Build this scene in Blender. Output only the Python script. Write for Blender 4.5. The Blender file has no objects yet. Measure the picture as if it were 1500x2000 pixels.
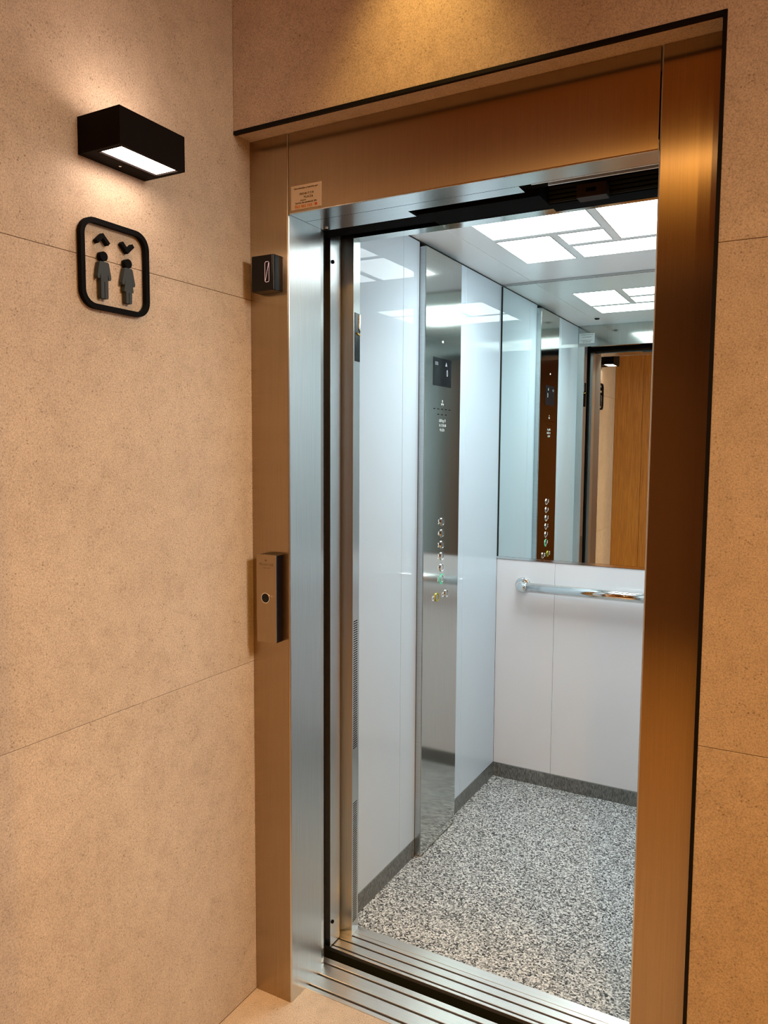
import bpy, bmesh, math, random
from mathutils import Vector, Matrix

scene = bpy.context.scene
COL = scene.collection

# ------------------------------------------------------------------ camera
F_PX, YAW, PITCH, ROLL = 1497.66, math.radians(28.898), math.radians(4.712), math.radians(0.344)
CAM = Vector((1.2357, -1.4844, 1.447))
fwd = Vector((-math.sin(YAW) * math.cos(PITCH), math.cos(YAW) * math.cos(PITCH), -math.sin(PITCH)))
rt = Vector((math.cos(YAW), math.sin(YAW), 0))
up = rt.cross(fwd)
rt2 = rt * math.cos(ROLL) + up * math.sin(ROLL)
up2 = -rt * math.sin(ROLL) + up * math.cos(ROLL)
cd = bpy.data.cameras.new('camera')
cam = bpy.data.objects.new('camera', cd)
COL.objects.link(cam)
R = Matrix((rt2, up2, -fwd)).transposed().to_4x4()
cam.matrix_world = Matrix.Translation(CAM) @ R
cd.sensor_fit = 'VERTICAL'
cd.sensor_height = 24.0
cd.lens = F_PX / 2000.0 * 24.0
cd.clip_start = 0.02
scene.camera = cam

# ------------------------------------------------------------------ world, lights, exposure
w = bpy.data.worlds.new('world')
scene.world = w
w.use_nodes = True
w.node_tree.nodes['Background'].inputs[0].default_value = (0.02, 0.016, 0.012, 1)
w.node_tree.nodes['Background'].inputs[1].default_value = 0.0
scene.view_settings.view_transform = 'Standard'
scene.view_settings.look = 'None'
scene.view_settings.exposure = 0.0
scene.view_settings.gamma = 1.0
scene.view_settings.use_curve_mapping = False
scene.cycles.max_bounces = 10
scene.cycles.glossy_bounces = 6
scene.cycles.diffuse_bounces = 5
scene.cycles.sample_clamp_indirect = 6.0
scene.cycles.caustics_reflective = True
scene.cycles.use_denoising = True
scene.cycles.filter_width = 1.1

LOBBY_H = 2.72        # lobby ceiling height


def area(name, loc, size, power, color, direction, spread=180, shape='DISK', size_y=None):
    l = bpy.data.lights.new(name, 'AREA')
    l.energy = power
    l.color = color
    l.shape = shape
    l.size = size
    if size_y:
        l.size_y = size_y
    l.spread = math.radians(spread)
    o = bpy.data.objects.new(name, l)
    o.location = loc
    o.rotation_euler = Vector(direction).to_track_quat('-Z', 'Y').to_euler()
    COL.objects.link(o)
    return o




def spot(name, loc, power, color, direction, angle, blend=1.0, radius=0.03):
    l = bpy.data.lights.new(name, 'SPOT')
    l.energy = power
    l.color = color
    l.spot_size = math.radians(angle)
    l.spot_blend = blend
    l.shadow_soft_size = radius
    o = bpy.data.objects.new(name, l)
    o.location = loc
    o.rotation_euler = Vector(direction).to_track_quat('-Z', 'Y').to_euler()
    COL.objects.link(o)
    return o


GOLD = (1.0, 0.60, 0.18)
AMBER = (1.0, 0.50, 0.10)
PALE = (1.0, 0.87, 0.71)
# recessed lamps in the lobby ceiling, out of the frame, then an added fill
spot('downlight_door', (0.50, -0.15, LOBBY_H - 0.012), 28.0, GOLD, (0.0, 0.06, -1), 72)
area('downlight_hall', (1.60, -2.03, LOBBY_H - 0.012), 0.09, 28.0, AMBER, (0, 0, -1), 150)
area('downlight_passage', (0.74, -2.03, LOBBY_H - 0.012), 0.06, 5.0, (1.0, 0.62, 0.28), (0, 0, -1), 150)
area('downlight_hall_side', (2.3, -2.0, LOBBY_H - 0.012), 0.09, 22.0, AMBER, (-0.1, 0, -1), 160)
area('downlight_hall_rear', (0.9, -3.2, LOBBY_H - 0.012), 0.09, 12.0, AMBER, (0, 0, -1), 150)
area('left_wall_fill', (2.75, -0.28, LOBBY_H - 0.10), 0.90, 20.0, PALE, (-1, -0.03, -0.62), 75)  # wide soft source added to brighten the left wall

# ------------------------------------------------------------------ node helpers


def srgb(r, g, b):
    f = lambda c: c / 12.92 if c <= 0.04045 else ((c + 0.055) / 1.055) ** 2.4
    return (f(r / 255), f(g / 255), f(b / 255), 1)


def new_mat(name):
    m = bpy.data.materials.new(name)
    m.use_nodes = True
    nt = m.node_tree
    return m, nt, nt.nodes['Principled BSDF']


def setp(b, **k):
    for key, v in k.items():
        b.inputs[key.replace('_', ' ')].default_value = v


def node(nt, t, **k):
    n = nt.nodes.new(t)
    for a, v in k.items():
        setattr(n, a, v)
    return n


def world_pos(nt, scale=(1, 1, 1), offset_by_object=0.0):
    g = node(nt, 'ShaderNodeNewGeometry')
    mp = node(nt, 'ShaderNodeMapping')
    mp.inputs['Scale'].default_value = scale
    nt.links.new(g.outputs['Position'], mp.inputs['Vector'])
    if offset_by_object:
        oi = node(nt, 'ShaderNodeObjectInfo')
        mu = node(nt, 'ShaderNodeMath', operation='MULTIPLY')
        mu.inputs[1].default_value = offset_by_object
        nt.links.new(oi.outputs['Random'], mu.inputs[0])
        nt.links.new(mu.outputs[0], mp.inputs['Location'])
    return mp.outputs['Vector']


def noise(nt, vec, scale, detail=3, rough=0.55):
    n = node(nt, 'ShaderNodeTexNoise')
    n.inputs['Scale'].default_value = scale
    n.inputs['Detail'].default_value = detail
    n.inputs['Roughness'].default_value = rough
    nt.links.new(vec, n.inputs['Vector'])
    return n.outputs['Fac']


def ramp(nt, fac, stops, interp='LINEAR'):
    r = node(nt, 'ShaderNodeValToRGB')
    r.color_ramp.interpolation = interp
    e = r.color_ramp.elements
    while len(e) < len(stops):
        e.new(0.5)
    for i, (p, c) in enumerate(stops):
        e[i].position = p
        e[i].color = c if len(c) == 4 else (*c, 1)
    nt.links.new(fac, r.inputs['Fac'])
    return r.outputs['Color']


def mix(nt, fac, a, b, mode='MIX'):
    m = node(nt, 'ShaderNodeMix', data_type='RGBA', blend_type=mode)
    for sock, v in ((m.inputs[0], fac), (m.inputs[6], a), (m.inputs[7], b)):
        if hasattr(v, 'is_output'):
            nt.links.new(v, sock)
        else:
            sock.default_value = v
    return m.outputs[2]


def bump(nt, b, h, strength, dist):
    n = node(nt, 'ShaderNodeBump')
    n.inputs['Strength'].default_value = strength
    n.inputs['Distance'].default_value = dist
    nt.links.new(h, n.inputs['Height'])
    nt.links.new(n.outputs['Normal'], b.inputs['Normal'])


def plain(name, color, rough=0.5, metal=0.0, emit=None, strength=0.0, spec=0.5, grain=0.0):
    m, nt, b = new_mat(name)
    setp(b, Base_Color=color, Roughness=rough, Metallic=metal)
    b.inputs['Specular IOR Level'].default_value = spec
    if emit:
        b.inputs['Emission Color'].default_value = emit
        b.inputs['Emission Strength'].default_value = strength
    # slight procedural unevenness of the gloss
    n = noise(nt, world_pos(nt), 60, 2)
    mr = node(nt, 'ShaderNodeMapRange')
    mr.inputs['To Min'].default_value = max(0.0, rough - 0.04 - grain)
    mr.inputs['To Max'].default_value = min(1.0, rough + 0.04 + grain)
    nt.links.new(n, mr.inputs['Value'])
    nt.links.new(mr.outputs[0], b.inputs['Roughness'])
    return m


def mat_stone(name, base, dark, light, rough=0.55):
    m, nt, b = new_mat(name)
    v = world_pos(nt, offset_by_object=7.3)
    clouds = ramp(nt, noise(nt, v, 3.2, 5, 0.6), [(0.32, dark), (0.68, light)])
    col = mix(nt, 0.55, base, clouds)
    fine = ramp(nt, noise(nt, v, 330, 3, 0.75), [(0.34, (0.70, 0.69, 0.68)), (0.5, (0.99, 0.99, 0.99)), (0.68, (1.22, 1.21, 1.20))])
    col = mix(nt, 1.0, col, fine, 'MULTIPLY')
    mot = ramp(nt, noise(nt, v, 24, 4, 0.65), [(0.30, (0.90, 0.89, 0.88)), (0.5, (1, 1, 1)), (0.70, (1.07, 1.07, 1.06))])
    col = mix(nt, 1.0, col, mot, 'MULTIPLY')
    # dark pores
    vo = node(nt, 'ShaderNodeTexVoronoi')
    vo.inputs['Scale'].default_value = 130
    nt.links.new(v, vo.inputs['Vector'])
    pore = ramp(nt, vo.outputs['Distance'], [(0.10, (0.0, 0.0, 0.0)), (0.30, (1, 1, 1))])
    sel = ramp(nt, noise(nt, v, 30, 3), [(0.46, (0, 0, 0)), (0.66, (1, 1, 1))])
    inv = node(nt, 'ShaderNodeInvert')
    nt.links.new(pore, inv.inputs['Color'])
    pm = mix(nt, 1.0, inv.outputs[0], sel, 'MULTIPLY')
    col = mix(nt, pm, col, mix(nt, 1.0, col, (0.50, 0.46, 0.42, 1), 'MULTIPLY'))
    # pale flecks
    vo2 = node(nt, 'ShaderNodeTexVoronoi')
    vo2.inputs['Scale'].default_value = 120
    nt.links.new(v, vo2.inputs['Vector'])
    fl = ramp(nt, vo2.outputs['Distance'], [(0.06, (1, 1, 1)), (0.22, (0, 0, 0))])
    sel2 = ramp(nt, noise(nt, v, 27, 2), [(0.50, (0, 0, 0)), (0.66, (0.9, 0.9, 0.9))])
    fm = mix(nt, 1.0, fl, sel2, 'MULTIPLY')
    col = mix(nt, fm, col, mix(nt, 1.0, col, (1.35, 1.33, 1.28, 1), 'MULTIPLY'))
    nt.links.new(col, b.inputs['Base Color'])
    setp(b, Roughness=rough)
    b.inputs['Specular IOR Level'].default_value = 0.3
    bump(nt, b, noise(nt, v, 320, 3, 0.7), 0.18, 0.0008)
    return m


def mat_brushed(name, color, rough=0.26, aniso=0.75, axis='Z', rot=0.0, streak=(900, 900, 6), coat=0.0):
    """brushed steel: anisotropic gloss with faint streaks along the grain"""
    m, nt, b = new_mat(name)
    v = world_pos(nt, streak)
    n = noise(nt, v, 1.0, 2, 0.6)
    c = ramp(nt, n, [(0.3, tuple(x * 0.92 for x in color[:3])), (0.7, tuple(min(1, x * 1.06) for x in color[:3]))])
    nt.links.new(c, b.inputs['Base Color'])
    # finger marks and smears
    sm = noise(nt, world_pos(nt), 4.0, 4, 0.6)
    mr = node(nt, 'ShaderNodeMapRange')
    mr.inputs['To Min'].default_value = rough - 0.004
    mr.inputs['To Max'].default_value = rough + 0.006
    nt.links.new(sm, mr.inputs['Value'])
    nt.links.new(mr.outputs[0], b.inputs['Roughness'])
    setp(b, Metallic=1.0, Anisotropic=aniso, Anisotropic_Rotation=rot)
    t = node(nt, 'ShaderNodeTangent', direction_type='RADIAL', axis=axis)
    nt.links.new(t.outputs[0], b.inputs['Tangent'])
    return m


def mat_granite(name, dark, mid, light, scale=260, bias=0.0, streak=(1, 1, 1), low=0.45):
    m, nt, b = new_mat(name)
    v = world_pos(nt, streak)
    vo = node(nt, 'ShaderNodeTexVoronoi')
    vo.inputs['Scale'].default_value = scale
    nt.links.new(v, vo.inputs['Vector'])
    sep = node(nt, 'ShaderNodeSeparateColor')
    nt.links.new(vo.outputs['Color'], sep.inputs[0])
    cell = ramp(nt, sep.outputs[0], [(0.0, dark), (0.16 + bias, dark), (0.24 + bias, mid), (0.52 + bias, mid), (0.62 + bias, light), (1.0, light)])
    nz = ramp(nt, noise(nt, v, scale * 0.55, 3, 0.7), [(0.36, (low, low, low)), (0.55, (1.05, 1.05, 1.05)), (0.7, (1.2, 1.2, 1.2))])
    col = mix(nt, 1.0, cell, nz, 'MULTIPLY')
    big = ramp(nt, noise(nt, v, 9, 3), [(0.3, (0.9, 0.9, 0.9)), (0.7, (1.06, 1.06, 1.06))])
    col = mix(nt, 1.0, col, big, 'MULTIPLY')
    nt.links.new(col, b.inputs['Base Color'])
    setp(b, Roughness=0.38)
    b.inputs['Specular IOR Level'].default_value = 0.35
    return m


def mat_wood(name, a, c, axis_scale=(14, 14, 0.8)):
    m, nt, b = new_mat(name)
    v = world_pos(nt, axis_scale, 3.0)
    n = noise(nt, v, 5, 6, 0.65)
    col = ramp(nt, n, [(0.3, a), (0.7, c)])
    fine = ramp(nt, noise(nt, world_pos(nt, (160, 160, 5)), 1.5, 3, 0.6), [(0.35, (0.78, 0.76, 0.74)), (0.65, (1.1, 1.1, 1.1))])
    nt.links.new(mix(nt, 1.0, col, fine, 'MULTIPLY'), b.inputs['Base Color'])
    setp(b, Roughness=0.45)
    return m


def mat_panel(name, color):
    """back-painted glossy cabin panel"""
    m, nt, b = new_mat(name)
    n = ramp(nt, noise(nt, world_pos(nt), 1.4, 3), [(0.3, tuple(x * 0.985 for x in color[:3])), (0.7, tuple(x * 1.01 for x in color[:3]))])
    nt.links.new(n, b.inputs['Base Color'])
    setp(b, Roughness=0.4, Coat_Weight=0.85, Coat_Roughness=0.004)
    b.inputs['Coat IOR'].default_value = 1.45
    b.inputs['Specular IOR Level'].default_value = 0.0
    return m


M = {}
M['stone'] = mat_stone('beige_stone', (0.50, 0.40, 0.305, 1), (0.445, 0.35, 0.262), (0.56, 0.455, 0.35))
M['floor_stone'] = mat_stone('floor_stone', (0.60, 0.48, 0.36, 1), (0.54, 0.43, 0.32), (0.66, 0.53, 0.40), 0.35)
M['joint'] = plain('joint_grout', (0.30, 0.23, 0.165, 1), 0.8)
M['steel'] = mat_brushed('lobby_tinted_steel', (0.45, 0.345, 0.225), 0.255, 1.0, 'Z', 0.0)  # steel darkened and warmed in colour to imitate the lobby's reflection
M['steel_side'] = mat_brushed('brushed_steel_return', (0.66, 0.67, 0.655), 0.32, 0.85, 'Z', 0.0)
M['steel_soft'] = mat_brushed('satin_steel_plate', (0.55, 0.57, 0.57), 0.22, 0.3, 'X', 0.0, (6, 900, 900))
M['steel_cabin'] = mat_brushed('brushed_cabin_steel', (0.58, 0.59, 0.56), 0.11, 0.6, 'Z', 0.0)
M['alu'] = mat_brushed('ribbed_aluminium', (0.80, 0.76, 0.72), 0.36, 0.5, 'X', 0.0, (5, 700, 700))
M['chrome'] = plain('polished_steel', (0.78, 0.79, 0.78, 1), 0.09, 1.0)
M['black_metal'] = plain('black_profile', (0.004, 0.004, 0.005, 1), 0.5, spec=0.15)
M['black_void'] = plain('dark_metal_and_gap_shade', (0.003, 0.003, 0.003, 1), 0.9, spec=0.05)  # drive housing metal; also paints the darkness inside gaps and slots
M['dark_rail'] = plain('dark_greased_rail', (0.022, 0.025, 0.02, 1), 0.6, spec=0.2)
M['rubber'] = plain('black_rubber', (0.004, 0.004, 0.004, 1), 0.7, spec=0.1)
M['lamp_body'] = plain('dark_brown_lamp_coat', (0.005, 0.0028, 0.0024, 1), 0.7, spec=0.08)
M['sign'] = plain('matt_black_sign', (0.0035, 0.0037, 0.0045, 1), 0.7, spec=0.06)
M['sign_grey'] = plain('slate_grey_sign', (0.034, 0.043, 0.047, 1), 0.55, spec=0.3)
M['gloss_black'] = plain('gloss_black_plastic', (0.004, 0.004, 0.006, 1), 0.22, spec=0.3)
M['screen'] = plain('smoked_screen', (0.012, 0.014, 0.016, 1), 0.06)
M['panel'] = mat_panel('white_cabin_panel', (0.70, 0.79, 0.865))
M['panel_back'] = mat_panel('lightened_cabin_panel', (0.92, 0.92, 0.945))  # same panel, colour lightened to make up for weak light on the back wall
M['cab_ceiling'] = plain('satin_cabin_ceiling', (0.95, 0.95, 0.95, 1), 0.25, 0.0)
M['granite'] = mat_granite('speckled_granite', (0.045, 0.05, 0.05), (0.38, 0.39, 0.385), (0.90, 0.90, 0.88), 230)
M['granite_skirt'] = mat_granite('grey_granite_skirting', (0.13, 0.135, 0.125), (0.18, 0.185, 0.175), (0.24, 0.245, 0.235), 300, 0.1, (1, 1, 0.3), 0.8)
M['wood'] = mat_wood('amber_wood_veneer', (0.45, 0.16, 0.016), (0.60, 0.25, 0.03))
M['wood_dark'] = mat_wood('dark_wood_veneer', (0.10, 0.045, 0.018), (0.17, 0.075, 0.03))
M['ceiling_wood'] = mat_wood('ceiling_wood', (0.52, 0.28, 0.12), (0.64, 0.36, 0.16))
M['plaster'] = plain('warm_white_plaster', (0.62, 0.54, 0.44, 1), 0.85)
M['paper'] = plain('sticker_paper', (0.82, 0.74, 0.62, 1), 0.6)
M['paper_white'] = plain('white_label_paper', (0.85, 0.86, 0.84, 1), 0.6)
M['ink'] = plain('black_ink', (0.04, 0.03, 0.02, 1), 0.7)
M['ink_orange'] = plain('orange_ink', (0.75, 0.22, 0.03, 1), 0.7)
M['ink_red'] = plain('red_ink', (0.75, 0.10, 0.05, 1), 0.7)
M['engrave'] = plain('pale_engraving', (0.62, 0.66, 0.64, 1), 0.6)
M['white_mark'] = plain('white_mark', (0.85, 0.85, 0.84, 1), 0.4)
M['yellow'] = plain('yellow_button_ring', (0.55, 0.50, 0.06, 1), 0.25, 0.6)
M['yellow_paint'] = plain('yellow_latch', (0.85, 0.68, 0.12, 1), 0.35)
M['led_pink'] = plain('led_digit', (0.02, 0.02, 0.02, 1), 0.4, 0, (1.0, 0.55, 0.48, 1), 0.75)
M['led_white'] = plain('led_white', (0.02, 0.02, 0.02, 1), 0.4, 0, (0.75, 0.8, 0.85, 1), 0.65)
M['led_green'] = plain('lit_green_ring', (0.02, 0.2, 0.1, 1), 0.4, 0, (0.06, 0.55, 0.28, 1), 0.9)
M['led_spot'] = plain('white_led', (0.8, 0.85, 0.82, 1), 0.3, 0, (0.85, 1.0, 0.93, 1), 2.0)
M['lamp_glow'] = plain('lamp_glass', (0.8, 0.8, 0.8, 1), 0.4, 0, (1.0, 0.755, 0.61, 1), 18.0)
M['cab_light'] = plain('cabin_light_diffuser', (0.8, 0.8, 0.8, 1), 0.5, 0, (0.87, 0.985, 1.0, 1), 5.5)
m, nt, b = new_mat('mirror_silver')
setp(b, Base_Color=(0.80, 0.88, 0.85, 1), Metallic=1.0, Roughness=0.0)
M['mirror'] = m

# ------------------------------------------------------------------ object helpers
WPOS = {}


def tag(o, label=None, cat=None, group=None, kind=None):
    if label:
        o['label'] = label
    if cat:
        o['category'] = cat
    if group:
        o['group'] = group
    if kind:
        o['kind'] = kind
    return o


def empty(name, loc, label=None, cat=None, group=None, kind=None):
    o = bpy.data.objects.new(name, None)
    o.empty_display_size = 0.05
    o.location = loc
    COL.objects.link(o)
    WPOS[o] = Vector(loc)
    return tag(o, label, cat, group, kind)


def from_bm(name, bm, mat, parent=None, smooth=False):
    me = bpy.data.meshes.new(name)
    bmesh.ops.recalc_face_normals(bm, faces=bm.faces[:])
    vs = [v.co for v in bm.verts]
    lo = Vector([min(v[i] for v in vs) for i in range(3)])
    hi = Vector([max(v[i] for v in vs) for i in range(3)])
    c = Vector(((lo.x + hi.x) / 2, (lo.y + hi.y) / 2, lo.z))
    bmesh.ops.translate(bm, verts=bm.verts[:], vec=-c)
    bm.to_mesh(me)
    bm.free()
    me.materials.append(mat)
    if smooth:
        for p in me.polygons:
            p.use_smooth = True
    o = bpy.data.objects.new(name, me)
    COL.objects.link(o)
    WPOS[o] = c
    if parent is not None:
        o.parent = parent
        o.location = c - WPOS[parent]
    else:
        o.location = c
    return o


def bm_box(bm, x0, x1, y0, y1, z0, z1):
    vs = [bm.verts.new(p) for p in ((x0, y0, z0), (x1, y0, z0), (x1, y1, z0), (x0, y1, z0), (x0, y0, z1), (x1, y0, z1), (x1, y1, z1), (x0, y1, z1))]
    for f in ((0, 3, 2, 1), (4, 5, 6, 7), (0, 1, 5, 4), (1, 2, 6, 5), (2, 3, 7, 6), (3, 0, 4, 7)):
        bm.faces.new([vs[i] for i in f])


def box(name, x0, x1, y0, y1, z0, z1, mat, parent=None, bev=0.0, seg=2):
    bm = bmesh.new()
    bm_box(bm, x0, x1, y0, y1, z0, z1)
    if bev:
        bmesh.ops.bevel(bm, geom=bm.edges[:], offset=bev, segments=seg, affect='EDGES', profile=0.5)
    return from_bm(name, bm, mat, parent)


def bm_prism(bm, pts, o, u, v, n, d0, d1):
    """polygon pts in plane (u, v) through o, extruded along n from d0 to d1"""
    o, u, v, n = Vector(o), Vector(u), Vector(v), Vector(n)
    a = [bm.verts.new(o + u * p + v * q + n * d0) for p, q in pts]
    c = [bm.verts.new(o + u * p + v * q + n * d1) for p, q in pts]
    bm.faces.new(a)
    bm.faces.new(c[::-1])
    k = len(pts)
    for i in range(k):
        bm.faces.new((a[i], c[i], c[(i + 1) % k], a[(i + 1) % k]))


def prism(name, pts, mat, parent=None, o=(0, 0, 0), u=(1, 0, 0), v=(0, 1, 0), n=(0, 0, 1), d0=0, d1=1, bev=0.0, seg=2):
    bm = bmesh.new()
    bm_prism(bm, pts, o, u, v, n, d0, d1)
    bmesh.ops.recalc_face_normals(bm, faces=bm.faces[:])
    if bev:
        bmesh.ops.bevel(bm, geom=bm.edges[:], offset=bev, segments=seg, affect='EDGES', profile=0.5)
    return from_bm(name, bm, mat, parent)


def rrect(hw, hh, r, k=6):
    out = []
    for cx, cy, a0 in ((hw - r, hh - r, 0), (-hw + r, hh - r, 90), (-hw + r, -hh + r, 180), (hw - r, -hh + r, 270)):
        for i in range(k + 1):
            a = math.radians(a0 + 90 * i / k)
            out.append((cx + r * math.cos(a), cy + r * math.sin(a)))
    return out


def ring_prism(name, outer, inner, mat, parent, o, u, v, n, d0, d1):
    bm = bmesh.new()
    o, u, v, n = Vector(o), Vector(u), Vector(v), Vector(n)
    P = lambda p, d: bm.verts.new(o + u * p[0] + v * p[1] + n * d)
    k = len(outer)
    A = [P(p, d0) for p in outer]
    B = [P(p, d1) for p in outer]
    C = [P(p, d0) for p in inner]
    D = [P(p, d1) for p in inner]
    for i in range(k):
        j = (i + 1) % k
        bm.faces.new((A[i], A[j], B[j], B[i]))
        bm.faces.new((C[i], D[i], D[j], C[j]))
        bm.faces.new((B[i], B[j], D[j], D[i]))
        bm.faces.new((A[i], C[i], C[j], A[j]))
    return from_bm(name, bm, mat, parent)


def circle(r, k=24):
    return [(r * math.cos(2 * math.pi * i / k), r * math.sin(2 * math.pi * i / k)) for i in range(k)]


def bm_lathe(bm, prof, o, axis, k=24):
    """prof: (radius, along) pairs, revolved about axis"""
    o, axis = Vector(o), Vector(axis).normalized()
    a = axis.orthogonal().normalized()
    c = axis.cross(a)
    rows = []
    for r, t in prof:
        rows.append([bm.verts.new(o + axis * t + (a * math.cos(2 * math.pi * i / k) + c * math.sin(2 * math.pi * i / k)) * max(r, 1e-5)) for i in range(k)])
    for p, q in zip(rows, rows[1:]):
        for i in range(k):
            bm.faces.new((p[i], p[(i + 1) % k], q[(i + 1) % k], q[i]))
    bm.faces.new(rows[0][::-1])
    bm.faces.new(rows[-1])


def lathe(name, prof, o, axis, mat, parent=None, k=24, smooth=True):
    bm = bmesh.new()
    bm_lathe(bm, prof, o, axis, k)
    ob = from_bm(name, bm, mat, parent, smooth)
    if smooth:
        for p in ob.data.polygons:
            p.use_smooth = len(p.vertices) == 4
    return ob


def tube(name, pts, r, mat, parent=None, k=20):
    bm = bmesh.new()
    rows = []
    P = [Vector(p) for p in pts]
    nprev = None
    for i, p in enumerate(P):
        t = (P[min(i + 1, len(P) - 1)] - P[max(i - 1, 0)]).normalized()
        if nprev is None:
            a = t.orthogonal().normalized()
        else:
            a = (nprev - t * nprev.dot(t)).normalized()
        nprev = a
        c = t.cross(a)
        rows.append([bm.verts.new(p + (a * math.cos(2 * math.pi * j / k) + c * math.sin(2 * math.pi * j / k)) * r) for j in range(k)])
    for p, q in zip(rows, rows[1:]):
        for j in range(k):
            bm.faces.new((p[j], p[(j + 1) % k], q[(j + 1) % k], q[j]))
    bm.faces.new(rows[0][::-1])
    bm.faces.new(rows[-1])
    ob = from_bm(name, bm, mat, parent)
    for p in ob.data.polygons:
        p.use_smooth = len(p.vertices) == 4
    return ob


def text(name, s, size, o, u, v, n, mat, parent, depth=0.0004, align='CENTER', spacing=1.0, xs=1.0, bold=0.0):
    cu = bpy.data.curves.new('t', 'FONT')
    cu.body = s
    cu.size = size
    cu.align_x = align
    cu.align_y = 'CENTER'
    cu.space_character = spacing
    cu.extrude = depth
    cu.offset = bold
    cu.resolution_u = 3
    t = bpy.data.objects.new('t', cu)
    COL.objects.link(t)
    dg = bpy.context.evaluated_depsgraph_get()
    me = bpy.data.meshes.new_from_object(t.evaluated_get(dg))
    bpy.data.objects.remove(t)
    bm = bmesh.new()
    bm.from_mesh(me)
    bpy.data.meshes.remove(me)
    o, u, v, n = Vector(o), Vector(u), Vector(v), Vector(n)
    for vt in bm.verts:
        p = vt.co.copy()
        vt.co = o + u * p.x * xs + v * p.y + n * p.z
    return from_bm(name, bm, mat, parent)


X, Y, Z = (1, 0, 0), (0, 1, 0), (0, 0, 1)
NY, NX = (0, -1, 0), (-1, 0, 0)

# ------------------------------------------------------------------ lobby shell
YF = 0.0612          # face of the steel frame
XJ, XR = 0.1154, 0.9648   # clear opening
XO = 1.0693          # right edge of the frame
XS = 1.0798          # stone edge
ZO, ZT, ZS = 2.007, 2.1939, 2.1985
H = LOBBY_H
g = 0.0005           # half joint


def tiles(root, spec, mat, bev=0.0006):
    for a in spec:
        box('tile', *a, mat, root, bev, 1)


wl = empty('wall_left', (0, 0, 0), kind='structure')
box('backing', -0.12, -0.0125, -0.866, 0.30, 0, H, M['joint'], wl)
tiles(wl, [(-0.012, 0, -0.866, YF + 0.02, z0 + g, z1 - g) for z0, z1 in ((0.0, 0.8973), (0.8973, 1.8142), (1.8142, H + g))], M['stone'])

wf = empty('wall_front', (0, 0, 0), kind='structure')
box('backing', XS + 0.004, 3.0, 0.0125, 0.20, 0, H, M['joint'], wf)
box('backing', 0.0, XS + 0.004, 0.0125, 0.20, ZS + 0.012, H, M['joint'], wf)
tiles(wf, [(x0 + g, x1 - g, 0, 0.012, z0 + g, z1 - g) for x0, x1 in ((XS, 2.0), (2.0, 3.0)) for z0, z1 in ((0.0, 0.9048), (0.9048, 1.8100))], M['stone'])
prism('tile', [(0.0005, ZS), (XS + g, ZS), (XS + g, 1.8100 + g), (2.0 - g, 1.8100 + g), (2.0 - g, H), (0.0005, H)], M['stone'], wf, (0, 0, 0), X, Z, Y, 0, 0.012, 0.0006, 1)
tiles(wf, [(2.0 + g, 3.0 - g, 0, 0.012, 1.8100 + g, H)], M['stone'])
# stone soffit of the recess
tiles(wf, [(0.0005, XO + 0.002, 0.008, YF + 0.10, ZT + 0.0005, ZT + 0.0125)], M['stone'])

fl = empty('floor', (0, 0, 0), kind='structure')
tiles(fl, [(0.0, 0.9, -0.866, 0.124, -0.012, 0.0), (0.9 + 2 * g, 1.8, -0.866, 0.124, -0.012, 0.0)], M['floor_stone'])
tiles(fl, [(-1.0 + 1.2 * i, 0.197 + 1.2 * i, -0.869 - 1.2 * (j + 1), -0.869 - 1.2 * j - 0.003, -0.012, 0.0) for i in range(4) for j in range(3)], M['floor_stone'])
tiles(fl, [(1.803, 3.0, -0.866, 0.0, -0.012, 0.0)], M['floor_stone'])
box('backing', -1.0, 3.8, -4.5, 0.124, -0.06, -0.0125, M['joint'], fl)

cl = box('ceiling', -1.0, 3.8, -4.5, 0.2, H, H + 0.05, M['ceiling_wood'])
tag(cl, kind='structure')
for n_, a in (('wall_right', (3.0, 3.1, -4.5, 0.0, 0, H)), ('wall_back', (-1.0, 3.0, -4.5, -4.4, 0, H)), ('wall_side', (-1.1, -1.0, -4.5, -0.9, 0, H))):
    tag(box(n_, *a, M['wood_dark'] if n_ == 'wall_back' else M['stone']), kind='structure')
wr = empty('wall_rear', (0.15, -0.88, 0), kind='structure')
box('panel', 0.0005, 0.1915, -0.886, -0.866, 0.0, H, M['wood'], wr, 0.001, 1)
box('panel', 0.1935, 0.272, -0.886, -0.866, 0.0, H, M['wood'], wr, 0.001, 1)
box('backing', -0.12, 0.270, -0.95, -0.8865, 0.0, H, M['wood_dark'], wr)
box('backing', -1.0, -0.12, -0.95, -0.8865, 0.0, H, M['stone'], wr)

# black edging profile of the stone
tr = empty('trim_1', (0.5, 0, ZS), kind='structure')
box('top_profile', 0.0008, XS, -0.0012, 0.0075, ZS - 0.0075, ZS + 0.0003, M['black_metal'], tr)
box('side_profile', XS - 0.0062, XS + 0.0002, -0.0012, 0.05, 0.0, ZS, M['black_metal'], tr)

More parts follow.
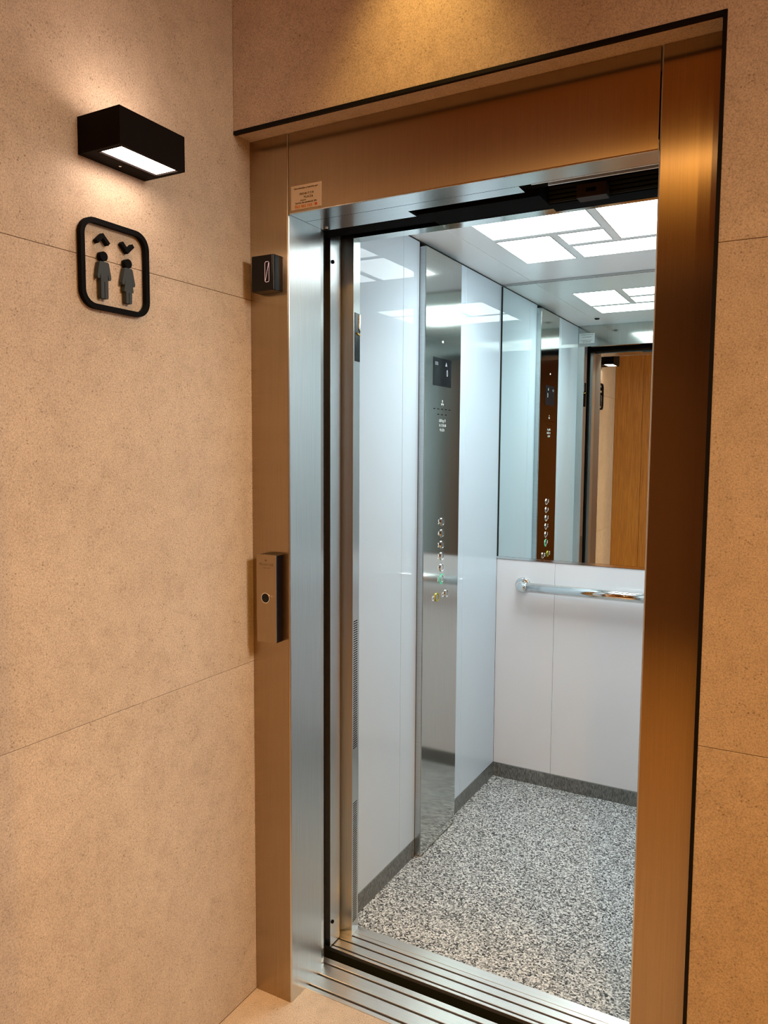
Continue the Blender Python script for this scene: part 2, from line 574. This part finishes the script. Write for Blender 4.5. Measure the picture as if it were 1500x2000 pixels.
# ------------------------------------------------------------------ landing door frame
fr = empty('door_frame', (0.54, YF, 0), 'brushed steel lift door frame set into the beige stone wall', 'door frame')
prism('jamb', [(0.0005, YF), (XJ - 0.0035, YF), (XJ - 0.001, YF + 0.001), (XJ, YF + 0.0035), (XJ, 0.2005), (0.1068, 0.226), (0.0005, 0.226)], M['steel_side'], fr, d0=0, d1=ZT)
box('jamb_face', 0.0005, XJ - 0.0036, YF - 0.0008, YF - 0.00002, 0, ZT, M['steel'], fr)
prism('jamb', [(XR + 0.0035, YF), (XO, YF), (XO, 0.226), (XR + 0.008, 0.226), (XR, 0.2005), (XR, YF + 0.0035), (XR + 0.001, YF + 0.001)], M['steel_side'], fr, d0=0, d1=ZT)
box('jamb_face', XR + 0.0036, XO, YF - 0.0008, YF - 0.00002, 0, ZT, M['steel'], fr)
prism('header_panel', [(YF, ZO + 0.0025), (YF, ZT), (YF + 0.0035, ZT), (YF + 0.0035, ZO - 0.0006), (YF + 0.0025, ZO - 0.0006), (YF + 0.0007, ZO + 0.0003)], M['steel'], fr, o=(0, 0, 0), u=Y, v=Z, n=X, d0=XJ + 0.0018, d1=XR - 0.0018)
box('edge_highlight_bar', XJ + 0.0022, XR - 0.0022, YF - 0.0008, YF + 0.0014, ZO - 0.0010, ZO + 0.0014, M['chrome'], fr, 0.0007, 2)  # added polished bar imitating the highlight along the header's bottom edge
# underside: full-width lip, then the stepped plate over the parked door leaves
box('lintel_lip', XJ + 0.001, XR - 0.001, YF + 0.0036, 0.1300, ZO, ZO + 0.02, M['steel_soft'], fr)
prism('lintel_plate', [(XJ + 0.001, 0.1318), (0.6670, 0.1318), (0.6670, 0.1742), (0.3800, 0.1742), (0.3800, 0.2190), (XJ + 0.001, 0.2190)], M['steel_soft'], fr, d0=ZO, d1=ZO + 0.02)
box('lintel_rail', 0.695, XR - 0.001, 0.1306, 0.1352, ZO - 0.0004, ZO + 0.022, M['alu'], fr)
box('lintel_rail', 0.725, XR - 0.001, 0.1520, 0.1568, ZO - 0.0004, ZO + 0.022, M['alu'], fr)
box('void_sheet', XJ + 0.001, XR - 0.001, YF + 0.003, 0.226, ZO + 0.0225, ZO + 0.03, M['black_void'], fr)  # dark sheet standing in for the unlit void above the plates
lathe('bolt', [(0.0045, 0), (0.0045, 0.002), (0.002, 0.003)], (0.135, 0.197, ZO), (0, 0, -1), M['chrome'], fr, 10)

# sticker on the header panel
st = empty('service_sticker', (0.167, YF, 2.013), 'cream service sticker with an orange phone number at the left end of the steel header', 'sticker')
sy = YF - 0.0009
box('paper', 0.1240, 0.2106, sy, YF - 0.00002, 2.0140, 2.0693, M['paper'], st)
sx = 0.1673
text('print_line', 'Este elevador e mantido por', 0.0058, (sx, sy, 2.0620), X, Z, NY, M['ink'], st)
text('print_logo', 'MONITOR', 0.0072, (sx + 0.002, sy, 2.0480), X, Z, NY, M['ink'], st, spacing=1.5, xs=0.9)
text('print_logo', 'PLAZA', 0.0072, (sx + 0.007, sy, 2.0400), X, Z, NY, M['ink'], st, spacing=1.5, xs=0.9)
text('print_line', 'ascensores', 0.0036, (sx - 0.008, sy, 2.0338), X, Z, NY, M['ink'], st)
text('print_line', 'Servico de assistencia 24h', 0.0058, (sx, sy, 2.0282), X, Z, NY, M['ink'], st)
text('print_phone', '963 962 105', 0.0098, (sx - 0.007, sy, 2.0195), X, Z, NY, M['ink_orange'], st, bold=0.0001)
prism('print_emblem', circle(0.0035, 12), M['ink_red'], st, (sx + 0.0285, sy, 2.0205), X, Z, NY, 0, 0.0004)

# ------------------------------------------------------------------ sills
ls = empty('landing_sill', (0.54, 0.19, 0), 'ribbed aluminium threshold strip on the lobby side of the doorway', 'threshold')
for y0, y1 in ((0.1245, 0.1378), (0.1447, 0.1846), (0.1912, 0.2316), (0.2382, 0.2570)):
    box('sill_strip', 0.060, 1.02, y0, y1, -0.010, 0.0005, M['alu'], ls, 0.0008, 1)
box('sill_base', 0.060, 1.02, 0.1243, 0.2570, -0.06, -0.0098, M['dark_rail'], ls)
pit = empty('running_gap', (0.54, 0.278, -0.09), 'black gap with ridged guides between the two metal thresholds', 'gap')
box('gap_floor', 0.0, 1.05, 0.2572, 0.2998, -0.12, -0.075, M['black_void'], pit)
for yy in (0.264, 0.276, 0.288):
    box('guide_ridge', 0.0, 1.05, yy, yy + 0.004, -0.075, -0.045 , M['dark_rail'], pit)
cs = empty('cabin_sill', (0.54, 0.36, 0), 'ribbed aluminium threshold strip on the cabin side beside the granite floor', 'threshold')
for y0, y1 in ((0.3000, 0.3092), (0.3148, 0.3430), (0.3492, 0.3732), (0.3790, 0.3932), (0.3940, 0.4265)):
    box('sill_strip', 0.055, 1.07, y0, y1, -0.010, 0.0005, M['alu'], cs, 0.0006, 1)
box('sill_base', 0.055, 1.07, 0.2999, 0.4265, -0.06, -0.0098, M['dark_rail'], cs)

# ------------------------------------------------------------------ doors parked at the left
ld = empty('landing_door', (-0.1, 0.241, 0), 'landing door leaf slid away, blacked out as the dark pocket behind the left steel jamb', 'elevator door')
box('door_panel', -0.45, 0.084, 0.229, 0.2545, 0.006, 2.03, M['black_void'], ld)
box('pocket_dark_edge', 0.084, 0.0935, 0.231, 0.2535, 0.006, 2.03, M['rubber'], ld, 0.002, 2)  # black edge and leaf paint in the darkness of the door pocket
cdoor = empty('cabin_door', (-0.1, 0.33, 0), 'steel cabin door leaf slid away, with black rubber buffers top and bottom', 'elevator door')
arc = [(0.0815 - 0.022 + 0.022 * math.cos(math.radians(a)), 0.3445 + 0.021 * math.sin(math.radians(a))) for a in range(0, 91, 15)]
prism('door_panel', [(-0.45, 0.2985), (0.0815, 0.2985)] + arc + [(-0.45, 0.3655)], M['steel_side'], cdoor, d0=0.004, d1=2.03)
for zz in (0.0745, 1.9510):
    lathe('rubber_buffer', [(0.0052, 0), (0.0052, 0.003), (0.0042, 0.0045)], (0.0815, 0.3085, zz), X, M['rubber'], cdoor, 14)

# ------------------------------------------------------------------ cabin front: door post, transom, operator
post = empty('cabin_door_post', (0.09, 0.395, 0), 'narrow steel cabin post with ventilation slots left of the white wall', 'door post')
prism('post_profile', [(-0.02, 0.3725), (0.1092, 0.3725), (0.1096, 0.3730), (0.1045, 0.4170), (-0.02, 0.4170)], M['steel_side'], post, d0=0.0006, d1=2.034)
pu = Vector((0.1045 - 0.1096, 0.4170 - 0.3730, 0)).normalized()
pn = Vector((pu.y, -pu.x, 0))


def slots(name, z0, z1):
    bm = bmesh.new()
    z = z0
    while z < z1:
        o = Vector((0.1096, 0.3730, z)) + pu * 0.006
        bm_prism(bm, [(0, 0), (0.028, 0), (0.028, 0.0026), (0, 0.0026)], o, pu, Z, pn, -0.0006, 0.0002)
        z += 0.0066
    o = from_bm(name, bm, M['black_void'], post)
    tag(o, kind='stuff')


slots('ventilation_slots', 0.5715, 0.951)
slots('ventilation_slots', 0.041, 0.404)
lo_ = Vector((0.1096, 0.3730, 0)) + pu * 0.009
prism('latch_housing', [(0, 1.692), (0.033, 1.692), (0.033, 1.826), (0, 1.826)], M['gloss_black'], post, lo_, pu, Z, pn, -0.001, 0.0012)
prism('latch_lever', [(0.012, 1.768), (0.032, 1.765), (0.032, 1.768), (0.012, 1.772)], M['yellow_paint'], post, lo_, pu, Z, pn, 0.0012, 0.004)
prism('latch_plate', [(0.024, 1.785), (0.033, 1.775), (0.033, 1.824), (0.027, 1.824)], M['chrome'], post, lo_, pu, Z, pn, 0.0012, 0.003)
post2 = empty('cabin_door_post', (1.02, 0.395, 0), 'steel cabin post at the right of the doorway, hidden behind the right steel jamb', 'door post')
box('post_profile', 0.9700, 1.0730, 0.3725, 0.4170, 0.0006, 2.034, M['steel_cabin'], post2)

tm = empty('cabin_transom', (0.57, 0.395, 2.034), 'steel transom panel above the cabin doorway, seen in the mirror', 'transom')
box('transom_panel', 0.0, 1.0730, 0.374, 0.4176, 2.0345, 2.141, M['steel_cabin'], tm)
box('transom_underside', 0.06, 1.0730, 0.374, 0.4176, 2.0255, 2.0343, M['steel_cabin'], tm)
cst = empty('cabin_sticker', (0.1165, 0.4176, 2.042), 'white service label on the steel transom inside the cabin, seen in the mirror', 'sticker')
box('paper', 0.0725, 0.1598, 0.41762, 0.4185, 2.0435, 2.0990, M['paper_white'], cst)
for zz, s_, sz in ((2.0915, 'Este elevador e mantido por', 0.0058), (2.078, 'MONITOR PLAZA', 0.0066), (2.0610, 'Servico de assistencia 24h', 0.0058), (2.0515, '963 962 105', 0.0085)):
    text('print_line', s_, sz, (0.116, 0.4185, zz), NX, Z, Y, M['ink'], cst)

op = empty('door_operator', (0.5, 0.29, 2.0), 'black stepped door drive housing above the threshold gap', 'door drive')
prism('housing', [(0.02, 0.2265), (0.683, 0.2265), (0.683, 0.3285), (0.392, 0.3285), (0.392, 0.298), (0.02, 0.298)], M['black_void'], op, d0=2.0125, d1=2.12)
box('housing', 0.6832, 1.02, 0.300, 0.358, 2.0125, 2.12, M['black_void'], op)
for zz in (2.0150, 2.0250, 2.0350, 2.0450, 2.0550):
    box('track_rib', 0.6832, 1.019, 0.2955, 0.2999, zz, zz + 0.0055, M['dark_rail'], op)
op2 = empty('door_sensor', (0.79, 0.28, 2.005), 'small dark brown sensor box under the black door drive at the top right', 'sensor')
box('sensor_case', 0.757, 0.822, 0.2600, 0.2954, 2.0055, 2.0340, plain('dark_brown_plastic', (0.03, 0.016, 0.009, 1), 0.6, spec=0.2), op2, 0.001)
box('sensor_window', 0.778, 0.800, 0.2592, 0.2599, 2.0155, 2.0240, M['gloss_black'], op2)

# ------------------------------------------------------------------ cabin shell
CX0, CX1, CY0, CY1, CZ = 0.067, 1.073, 0.4176, 1.652, 2.141
YP0, YP1 = 0.872, 1.170     # control column
cf = empty('floor_cabin', (0.57, 1.04, 0), kind='structure')
box('granite_slab', CX0 - 0.02, CX1 + 0.02, 0.4268, CY1 + 0.02, -0.02, 0.0, M['granite'], cf)
SK = 0.060
cwl = empty('wall_cabin_left', (CX0, 1.04, 0), kind='structure')
for y0, y1 in ((CY0, 0.7535), (0.7545, YP0 - 0.002), (YP1 - 0.004, 1.2745), (1.2758, CY1 - 0.001)):
    box('panel', CX0 - 0.016, CX0, y0, y1, SK + 0.003, 2.1365, M['panel'], cwl, 0.0009, 1)
box('backing', CX0 - 0.05, CX0 - 0.0165, CY0, CY1 + 0.03, 0, CZ, M['chrome'], cwl)
box('shadow_strip', CX0 - 0.016, CX0 - 0.001, CY0, CY1, 2.1368, CZ, M['dark_rail'], cwl)  # dark strip painting the shadow line between wall panels and ceiling
bl = empty('baseboard_cabin_left', (CX0, 1.0, 0), kind='structure')
box('skirting_slab', CX0 - 0.016, CX0 + 0.001, CY0, YP0 - 0.002, 0, SK, M['granite_skirt'], bl)
box('skirting_slab', CX0 - 0.016, CX0 + 0.001, YP1 - 0.004, CY1 - 0.001, 0, SK, M['granite_skirt'], bl)
box('cap_strip', CX0 - 0.016, CX0 + 0.0008, CY0, YP0 - 0.002, SK + 0.0002, SK + 0.0028, M['steel_soft'], bl)
box('cap_strip', CX0 - 0.016, CX0 + 0.0008, YP1 - 0.004, CY1 - 0.001, SK + 0.0002, SK + 0.0028, M['steel_soft'], bl)

cwb = empty('wall_cabin_back', (0.57, CY1, 0), kind='structure')
for x0, x1 in ((CX0, 0.3248), (0.3258, 0.8145), (0.8155, CX1)):
    box('panel', x0, x1, CY1, CY1 + 0.016, SK + 0.003, 0.974, M['panel_back'], cwb, 0.0009, 1)
box('backing', CX0 - 0.05, CX1 + 0.05, CY1 + 0.0165, CY1 + 0.04, 0, CZ + 0.02, M['dark_rail'], cwb)
bb = empty('baseboard_cabin_back', (0.57, CY1, 0), kind='structure')
for x0, x1 in ((CX0, 0.30), (0.3006, 0.74), (0.7406, CX1)):
    box('skirting_slab', x0, x1, CY1 - 0.001, CY1 + 0.016, 0, SK, M['granite_skirt'], bb)
box('cap_strip', CX0, CX1, CY1 - 0.0008, CY1 + 0.016, SK + 0.0002, SK + 0.0028, M['steel_soft'], bb)

cwr = empty('wall_cabin_right', (CX1, 1.04, 0), kind='structure')
for y0, y1 in ((CY0, 0.8275), (0.8285, 1.2415), (1.2425, CY1)):
    box('panel', CX1, CX1 + 0.016, y0, y1, SK + 0.003, 2.1365, M['panel'], cwr, 0.0009, 1)
box('skirting_slab', CX1 - 0.001, CX1 + 0.016, CY0, CY1, 0, SK, M['granite_skirt'], cwr)
box('backing', CX1 + 0.0165, CX1 + 0.05, CY0, CY1 + 0.03, 0, CZ, M['chrome'], cwr)

cc = empty('ceiling_cabin', (0.57, 1.04, CZ), kind='structure')
CEX = (CX0 - 0.02, 0.1995, 0.9405, CX1 + 0.02)
for i in range(3):
    box('ceiling_panel', CEX[i] + 0.0006, CEX[i + 1] - 0.0006, CY0 + 0.0005, CY1 + 0.02, CZ, CZ + 0.02, M['cab_ceiling'], cc, 0.0008, 1)

# light panels in the cabin ceiling


def sc(x, y):
    k = (CZ - 1.447) / (2.17 - 1.447)
    return CAM.x + (x - CAM.x) * k, CAM.y + (y - CAM.y) * k


LP = [('front wide', 0.2456, 0.6130, 0.886, 1.0800, 'wide lit ceiling panel nearest the cabin door, front left of five'),
      ('front right', 0.6430, 0.8360, 0.886, 1.2545, 'long lit ceiling panel running deep at the front right, cut by the door header'),
      ('rear left', 0.2440, 0.4335, 1.1155, 1.4555, 'long lit ceiling panel at the rear left above the control column'),
      ('centre', 0.4620, 0.6130, 1.1155, 1.2530, 'small lit ceiling panel in the middle, surrounded by four larger ones'),
      ('rear wide', 0.4660, 0.8360, 1.2870, 1.4555, 'wide lit ceiling panel at the rear, nearest the mirror')]
for _, x0, x1, y0, y1, lab in LP:
    a, c = sc(x0, y0), sc(x1, y1)
    e = empty('ceiling_light', ((a[0] + c[0]) / 2, (a[1] + c[1]) / 2, CZ - 0.002), lab, 'light panel', 'lit panels in the cabin ceiling')
    box('diffuser', a[0], c[0], a[1], c[1], CZ - 0.0015, CZ - 0.0002, M['cab_light'], e)
    # added area light below each diffuser, spread narrowed to dim the upper walls
    l = area('cabin_panel_light', ((a[0] + c[0]) / 2, (a[1] + c[1]) / 2, CZ - 0.004), c[0] - a[0], 26.0 * (c[0] - a[0]) * (c[1] - a[1]), (0.87, 0.985, 1.0), (0, 0, -1), 145, 'RECTANGLE', c[1] - a[1])
    l.rotation_euler = (0, 0, 0)
    e2 = ring_prism('rim', [(c[0] + .002, c[1] + .002), (a[0] - .002, c[1] + .002), (a[0] - .002, a[1] - .002), (c[0] + .002, a[1] - .002)], [(c[0], c[1]), (a[0], c[1]), (a[0], a[1]), (c[0], a[1])], M['steel_soft'], e, (0, 0, 0), X, Y, Z, CZ - 0.0018, CZ - 0.0001)

sens = lathe('ceiling_sensor', [(0.013, 0), (0.013, 0.004), (0.009, 0.007)], (0.2235, 0.639, CZ), (0, 0, -1), M['gloss_black'], None, 20)
tag(sens, 'small round black ceiling sensor near the cabin door, seen in the mirror', 'sensor')

# ------------------------------------------------------------------ mirror
mr = empty('wall_mirror', (0.57, CY1, 0.98), 'large mirror with slim steel edges on the back wall above the handrail', 'mirror')
box('mirror_glass', CX0 + 0.006, CX1 - 0.006, CY1 + 0.0005, CY1 + 0.010, 0.985, 2.132, M['mirror'], mr)
box('bottom_edge', CX0 + 0.001, CX1 - 0.001, CY1 - 0.003, CY1 + 0.012, 0.9755, 0.9848, M['chrome'], mr)
box('top_edge', CX0 + 0.001, CX1 - 0.001, CY1 - 0.002, CY1 + 0.012, 2.1325, 2.140, M['steel_soft'], mr)
box('side_edge', CX0 + 0.0005, CX0 + 0.0058, CY1 - 0.002, CY1 + 0.012, 0.985, 2.132, M['dark_rail'], mr)
box('side_edge', CX1 - 0.0058, CX1 - 0.0005, CY1 - 0.002, CY1 + 0.012, 0.985, 2.132, M['dark_rail'], mr)

# ------------------------------------------------------------------ handrail
hr = empty('handrail', (0.57, 1.60, 0.868), 'polished steel handrail tube fixed to the back wall below the mirror', 'handrail')
RZ, RY = 0.8685, 1.604
el = lambda s, xc: [(xc, CY1 - 0.004, RZ), (xc, RY + 0.022, RZ)] + [(xc + s * (0.022 - 0.022 * math.cos(math.radians(a))), RY + 0.022 - 0.022 * math.sin(math.radians(a)), RZ) for a in range(15, 91, 15)]
xl, xr = 0.1880, 0.9520
left = el(1, xl)
tube('rail_end', left + [(left[-1][0] + 0.012, RY, RZ)], 0.0205, M['chrome'], hr)
tube('rail_tube', [(left[-1][0] + 0.0122, RY, RZ), (0.57, RY, RZ), (xr - 0.0342, RY, RZ)], 0.0200, M['chrome'], hr, 28)
rightp = el(-1, xr)
tube('rail_end', rightp + [(rightp[-1][0] - 0.012, RY, RZ)], 0.0205, M['chrome'], hr)
for xx in (xl, xr):
    lathe('wall_flange', [(0.0335, 0), (0.0335, 0.004), (0.028, 0.008), (0.021, 0.010)], (xx, CY1, RZ), NY, M['chrome'], hr, 28)

# ------------------------------------------------------------------ control column
CPX = 0.091
cp = empty('control_column', (0.08, 1.02, 0), 'tall brushed steel control column with floor buttons on the cabin left wall', 'control panel')
box('column_case', CX0 - 0.016, CPX - 0.0024, YP0, YP1, 0.004, 2.122, M['steel_soft'], cp, 0.001, 1)
box('faceplate', CPX - 0.0022, CPX, YP0 - 0.0005, YP1 + 0.0005, 0.004, 2.122, M['steel_cabin'], cp, 0.0008, 1)
n = X
disp = box('display', CPX - 0.001, CPX + 0.0008, 0.9335, 1.0848, 1.6675, 1.7645, M['screen'], cp)
text('digit', '0', 0.034, (CPX + 0.0009, 1.049, 1.715), Y, Z, n, M['led_white'], disp, xs=0.8)
prism('arrow', [(-0.008, -0.006), (0.008, -0.006), (0, 0.008)], M['led_white'], disp, (CPX + 0.0009, 1.040, 1.746), Y, Z, n, 0, 0.0004)
box('caption_strip', CPX + 0.0009, CPX + 0.0012, 0.946, 0.972, 1.738, 1.750, plain('dim_caption', (0.10, 0.11, 0.12, 1), 0.5), disp)
lathe('status_light', [(0.0042, 0), (0.0036, 0.0015)], (CPX, 1.0106, 1.8226), n, M['led_spot'], cp, 14)
for yy, zz in [(0.9455 + 0.0325 * i, 1.5875) for i in range(5)] + [(0.978 + 0.0325 * i, 1.5685) for i in range(3)]:
    box('speaker_slot', CPX - 0.0004, CPX + 0.0003, yy - 0.007, yy + 0.007, zz - 0.0012, zz + 0.0012, M['black_void'], cp)
# fan-like engraved emblem and the engraved lines below the slots
bm = bmesh.new()
for a in (90, 210, 330):
    c, s_ = math.cos(math.radians(a)), math.sin(math.radians(a))
    bm_prism(bm, [(0.002 * c - 0.0012 * s_, 0.002 * s_ + 0.0012 * c), (0.002 * c + 0.0012 * s_, 0.002 * s_ - 0.0012 * c), (0.011 * c + 0.004 * s_, 0.011 * s_ - 0.004 * c), (0.011 * c - 0.004 * s_, 0.011 * s_ + 0.004 * c)], (CPX, 1.0126, 1.6085), Y, Z, n, -0.0002, 0.0004)
from_bm('engraved_emblem', bm, M['engrave'], cp)
text('engraved_line', '630 kg  8', 0.0145, (CPX, 1.0135, 1.5470), Y, Z, n, M['engrave'], cp)
text('engraved_line', 'N 1738 08', 0.0135, (CPX, 1.0165, 1.5300), Y, Z, n, M['engrave'], cp)
text('engraved_line', 'PLAZA', 0.0135, (CPX, 1.0120, 1.5140), Y, Z, n, M['engrave'], cp)


def cop_button(y, z, num, ring_mat, lit=False):
    bt = lathe('floor_button', [(0.0108, 0), (0.0108, 0.0015), (0.0095, 0.0022)], (CPX, y, z), n, M['steel_soft'], cp, 20)
    o = (CPX, y, z)
    ring_prism('button_ring', circle(0.0158), circle(0.0118), ring_mat, bt, o, Y, Z, n, 0, 0.003)
    if lit:
        ring_prism('lit_halo', circle(0.0195), circle(0.0160), M['led_green'], bt, o, Y, Z, n, 0, 0.0012)
    if num in '543210':
        text('number', num, 0.0225, (CPX, y - 0.031, z + 0.001), Y, Z, n, M['white_mark'], bt, bold=0.0004)
    else:
        prism('symbol_plate', rrect(0.0085, 0.0085, 0.003, 4), M['white_mark'], bt, (CPX, y - 0.031, z), Y, Z, n, 0, 0.0008)
        if num == 'bell':
            prism('symbol', [(-0.005, -0.004), (0.005, -0.004), (0.003, 0.001), (0.0, 0.005), (-0.003, 0.001)], M['ink'], bt, (CPX, y - 0.031, z), Y, Z, n, 0.0008, 0.0011)
        else:
            bmx = bmesh.new()
            bm_prism(bmx, [(-0.006, 0), (-0.001, 0.004), (-0.001, -0.004)], (CPX, y - 0.031, z), Y, Z, n, 0.0008, 0.0011)
            bm_prism(bmx, [(0.006, 0), (0.001, -0.004), (0.001, 0.004)], (CPX, y - 0.031, z), Y, Z, n, 0.0008, 0.0011)
            from_bm('symbol', bmx, M['ink'], bt)
    return bt


for num, z in (('5', 1.1866), ('4', 1.1450), ('3', 1.1035), ('2', 1.0620), ('1', 1.0205)):
    cop_button(1.0235, z, num, M['chrome'])
b0 = cop_button(1.0235, 0.9790, '0', M['chrome'], True)
b0['label'] = 'floor button lit with a green ring'
by = cop_button(0.9844, 0.9187, 'bell', M['yellow'])
by['label'] = 'alarm button with yellow ring'
cop_button(1.0667, 0.9190, 'open', M['chrome'])

# ------------------------------------------------------------------ floor indicator and call station on the left jamb
fi = empty('floor_indicator', (0.073, YF, 1.82), 'glossy black floor indicator showing a slashed zero on the left steel jamb', 'indicator')
IZ0, IZ1, IX0, IX1, IY = 1.8255, 1.9095, 0.0270, 0.0965, 0.0262
prism('housing', [(IX0 + 0.004, IY), (IX1 - 0.005, IY), (IX1 - 0.0015, IY + 0.0015), (IX1, IY + 0.005), (IX1 + 0.002, YF - 0.001), (IX0, YF - 0.001), (IX0, IY + 0.004)], M['gloss_black'], fi, d0=IZ0, d1=IZ1, bev=0.0015)
bm = bmesh.new()
hw, hh, t = 0.0066, 0.0245, 0.0011
for p in ([(-hw, -hh + .003), (-hw + t, -hh + .003), (-hw + t, hh - .003), (-hw, hh - .003)], [(hw - t, -hh + .003), (hw, -hh + .003), (hw, hh - .003), (hw - t, hh - .003)],
          [(-hw + .003, hh - t), (hw - .003, hh - t), (hw - .003, hh), (-hw + .003, hh)], [(-hw + .003, -hh), (hw - .003, -hh), (hw - .003, -hh + t), (-hw + .003, -hh + t)],
          [(-hw + .0012, -hh + .004), (-hw + .0012 + t, -hh + .004), (hw - .0012, hh - .004), (hw - .0012 - t, hh - .004)],
          [(-hw, hh - .003), (-hw + t, hh - .003), (-hw + .003, hh - t), (-hw + .003, hh)], [(hw - .003, hh), (hw - .003, hh - t), (hw - t, hh - .003), (hw, hh - .003)],
          [(-hw + .003, -hh), (-hw + .003, -hh + t), (-hw + t, -hh + .003), (-hw, -hh + .003)], [(hw, -hh + .003), (hw - t, -hh + .003), (hw - .003, -hh + t), (hw - .003, -hh)]):
    bm_prism(bm, p, (0.0770, IY, 1.8690), X, Z, NY, -0.0002, 0.0004)
from_bm('digit', bm, M['led_pink'], fi)

cst2 = empty('call_station', (0.066, YF, 0.96), 'slim steel call station with one round black button on the left jamb', 'call station')
BX0, BX1, BY, BZ0, BZ1 = 0.0345, 0.0948, 0.0312, 0.9600, 1.1825
box('housing', BX0 + 0.001, BX1 - 0.001, BY + 0.0022, YF - 0.001, BZ0 + 0.001, BZ1 - 0.001, M['gloss_black'], cst2, 0.0015)
prism('faceplate', [(p + (BX0 + BX1) / 2, q + (BZ0 + BZ1) / 2) for p, q in rrect((BX1 - BX0) / 2, (BZ1 - BZ0) / 2, 0.004, 4)], M['steel'], cst2, (0, 0, 0), X, Z, NY, -BY - 0.002, -BY)
btn = lathe('call_button', [(0.0112, -0.001), (0.0112, 0.0006), (0.010, 0.0012)], (0.0630, BY, 1.0735), NY, M['gloss_black'], cst2, 28)
ring_prism('button_ring', circle(0.0135, 28), circle(0.0114, 28), M['chrome'], btn, (0.0630, BY, 1.0735), X, Z, NY, 0, 0.0018)
etch = plain('dark_etching', (0.16, 0.13, 0.10, 1), 0.5, 0.5)
text('etched_name', 'MONITOR', 0.0090, (0.0655, BY, 1.1575), X, Z, NY, etch, cst2, depth=0.0002, spacing=1.15, xs=0.95)
text('etched_tagline', 'ascensores', 0.0042, (0.0655, BY, 1.1495), X, Z, NY, etch, cst2, depth=0.0002, spacing=1.1)
prism('etched_emblem', [(-0.003, -0.0025), (0.003, -0.0025), (0.0038, 0.0005), (0.0012, 0.0002), (0, 0.0035), (-0.0012, 0.0002), (-0.0038, 0.0005)], etch, cst2, (0.0640, BY, 1.1690), X, Z, NY, 0, 0.0002)

# ------------------------------------------------------------------ wall lamp
lm = empty('wall_lamp', (0, -0.37, 2.0), 'dark brown box wall lamp shining up and down on the left stone wall', 'lamp')
LY0, LY1, LX1, LZ0, LZ1 = -0.4520, -0.2855, 0.1120, 1.9985, 2.0670
WX0, WX1, WY0, WY1 = 0.0440, 0.1035, -0.4430, -0.2960
bm = bmesh.new()
bm_box(bm, 0.0, WX0, LY0, LY1, LZ0, LZ1)
bm_box(bm, WX1, LX1, LY0, LY1, LZ0, LZ1)
bm_box(bm, WX0, WX1, LY0, WY0, LZ0, LZ1)
bm_box(bm, WX0, WX1, WY1, LY1, LZ0, LZ1)
bm_box(bm, WX0, WX1, WY0, WY1, LZ0 + 0.014, LZ1 - 0.014)
from_bm('housing', bm, M['lamp_body'], lm)
box('glass', WX0 + 0.001, WX1 - 0.001, WY0 + 0.001, WY1 - 0.001, LZ0 + 0.003, LZ0 + 0.007, M['lamp_glow'], lm)
box('glass', WX0 + 0.001, WX1 - 0.001, WY0 + 0.001, WY1 - 0.001, LZ1 - 0.010, LZ1 - 0.006, M['lamp_glow'], lm)
box('glass_rim', WX0 - 0.001, WX1 + 0.001, WY0 - 0.0012, WY0 + 0.001, LZ0 - 0.0006, LZ0 + 0.002, M['lamp_body'], lm)
lathe('screw', [(0.003, 0), (0.003, 0.001), (0.0015, 0.0016)], (0.024, -0.372, LZ0), (0, 0, -1), M['chrome'], lm, 12)
# ------------------------------------------------------------------ lift sign
sg = empty('lift_sign', (0.008, -0.376, 1.716), 'black cut-out lift sign, two figures under arrows in a rounded frame', 'sign')
D0, D1 = 0.003, 0.0135
oc = (0, -0.3760, 1.8012)
ring_prism('frame', rrect(0.0862, 0.0862, 0.034, 8), rrect(0.0765, 0.0765, 0.0245, 8), M['sign'], sg, oc, Y, Z, X, D0, D1)
for py, pz in ((-0.457, 1.80), (-0.295, 1.80), (-0.376, 1.883), (-0.376, 1.7195), (-0.4075, 1.79), (-0.346, 1.79), (-0.4075, 1.818), (-0.346, 1.817), (-0.409, 1.857), (-0.347, 1.842)):
    prism('standoff_pin', circle(0.002, 8), M['sign'], sg, (0, py, pz), Y, Z, X, 0.0, D0 + 0.0005)


def chevron(name, y, z, s):
    a, d, t = 0.0165, 0.0160, 0.0078
    pts = [(-a - 0.0005, -d * s), (0, 0), (a + 0.0005, -d * s), (a - 0.0045, (-d - 0.0055) * s), (0, -t * s * 1.15), (-a + 0.0045, (-d - 0.0055) * s)]
    prism(name, pts, M['sign'], sg, (0, y, z), Y, Z, X, D0, D1)


chevron('up_arrow', -0.4085, 1.8625, 1)
chevron('down_arrow', -0.3465, 1.8365, -1)
half_man = [(0.0090, 0.0705), (0.0115, 0.0680), (0.0168, 0.0415), (0.0155, 0.0370), (0.0112, 0.0372), (0.0088, 0.0480), (0.0088, 0.0015), (0.0075, 0.0), (0.0016, 0.0), (0.0007, 0.0015), (0.0007, 0.0320)]
half_woman = [(0.0080, 0.0705), (0.0105, 0.0680), (0.0168, 0.0405), (0.0155, 0.0360), (0.0112, 0.0365), (0.0082, 0.0490), (0.0120, 0.0250), (0.0112, 0.0232), (0.0076, 0.0232), (0.0076, 0.0015), (0.0062, 0.0), (0.0016, 0.0), (0.0007, 0.0015), (0.0007, 0.0220)]
for nm, hp, y, zh in (('man_figure', half_man, -0.4075, 1.8185), ('woman_figure', half_woman, -0.3460, 1.8170)):
    pts = hp + [(-p, q) for p, q in hp[::-1]]
    fg = prism(nm, pts, M['sign_grey'], sg, (0, y, 1.7375), Y, Z, X, D0, D1)
    prism('head', circle(0.0091, 20), M['sign'], fg, (0, y, zh), Y, Z, X, D0, D1)
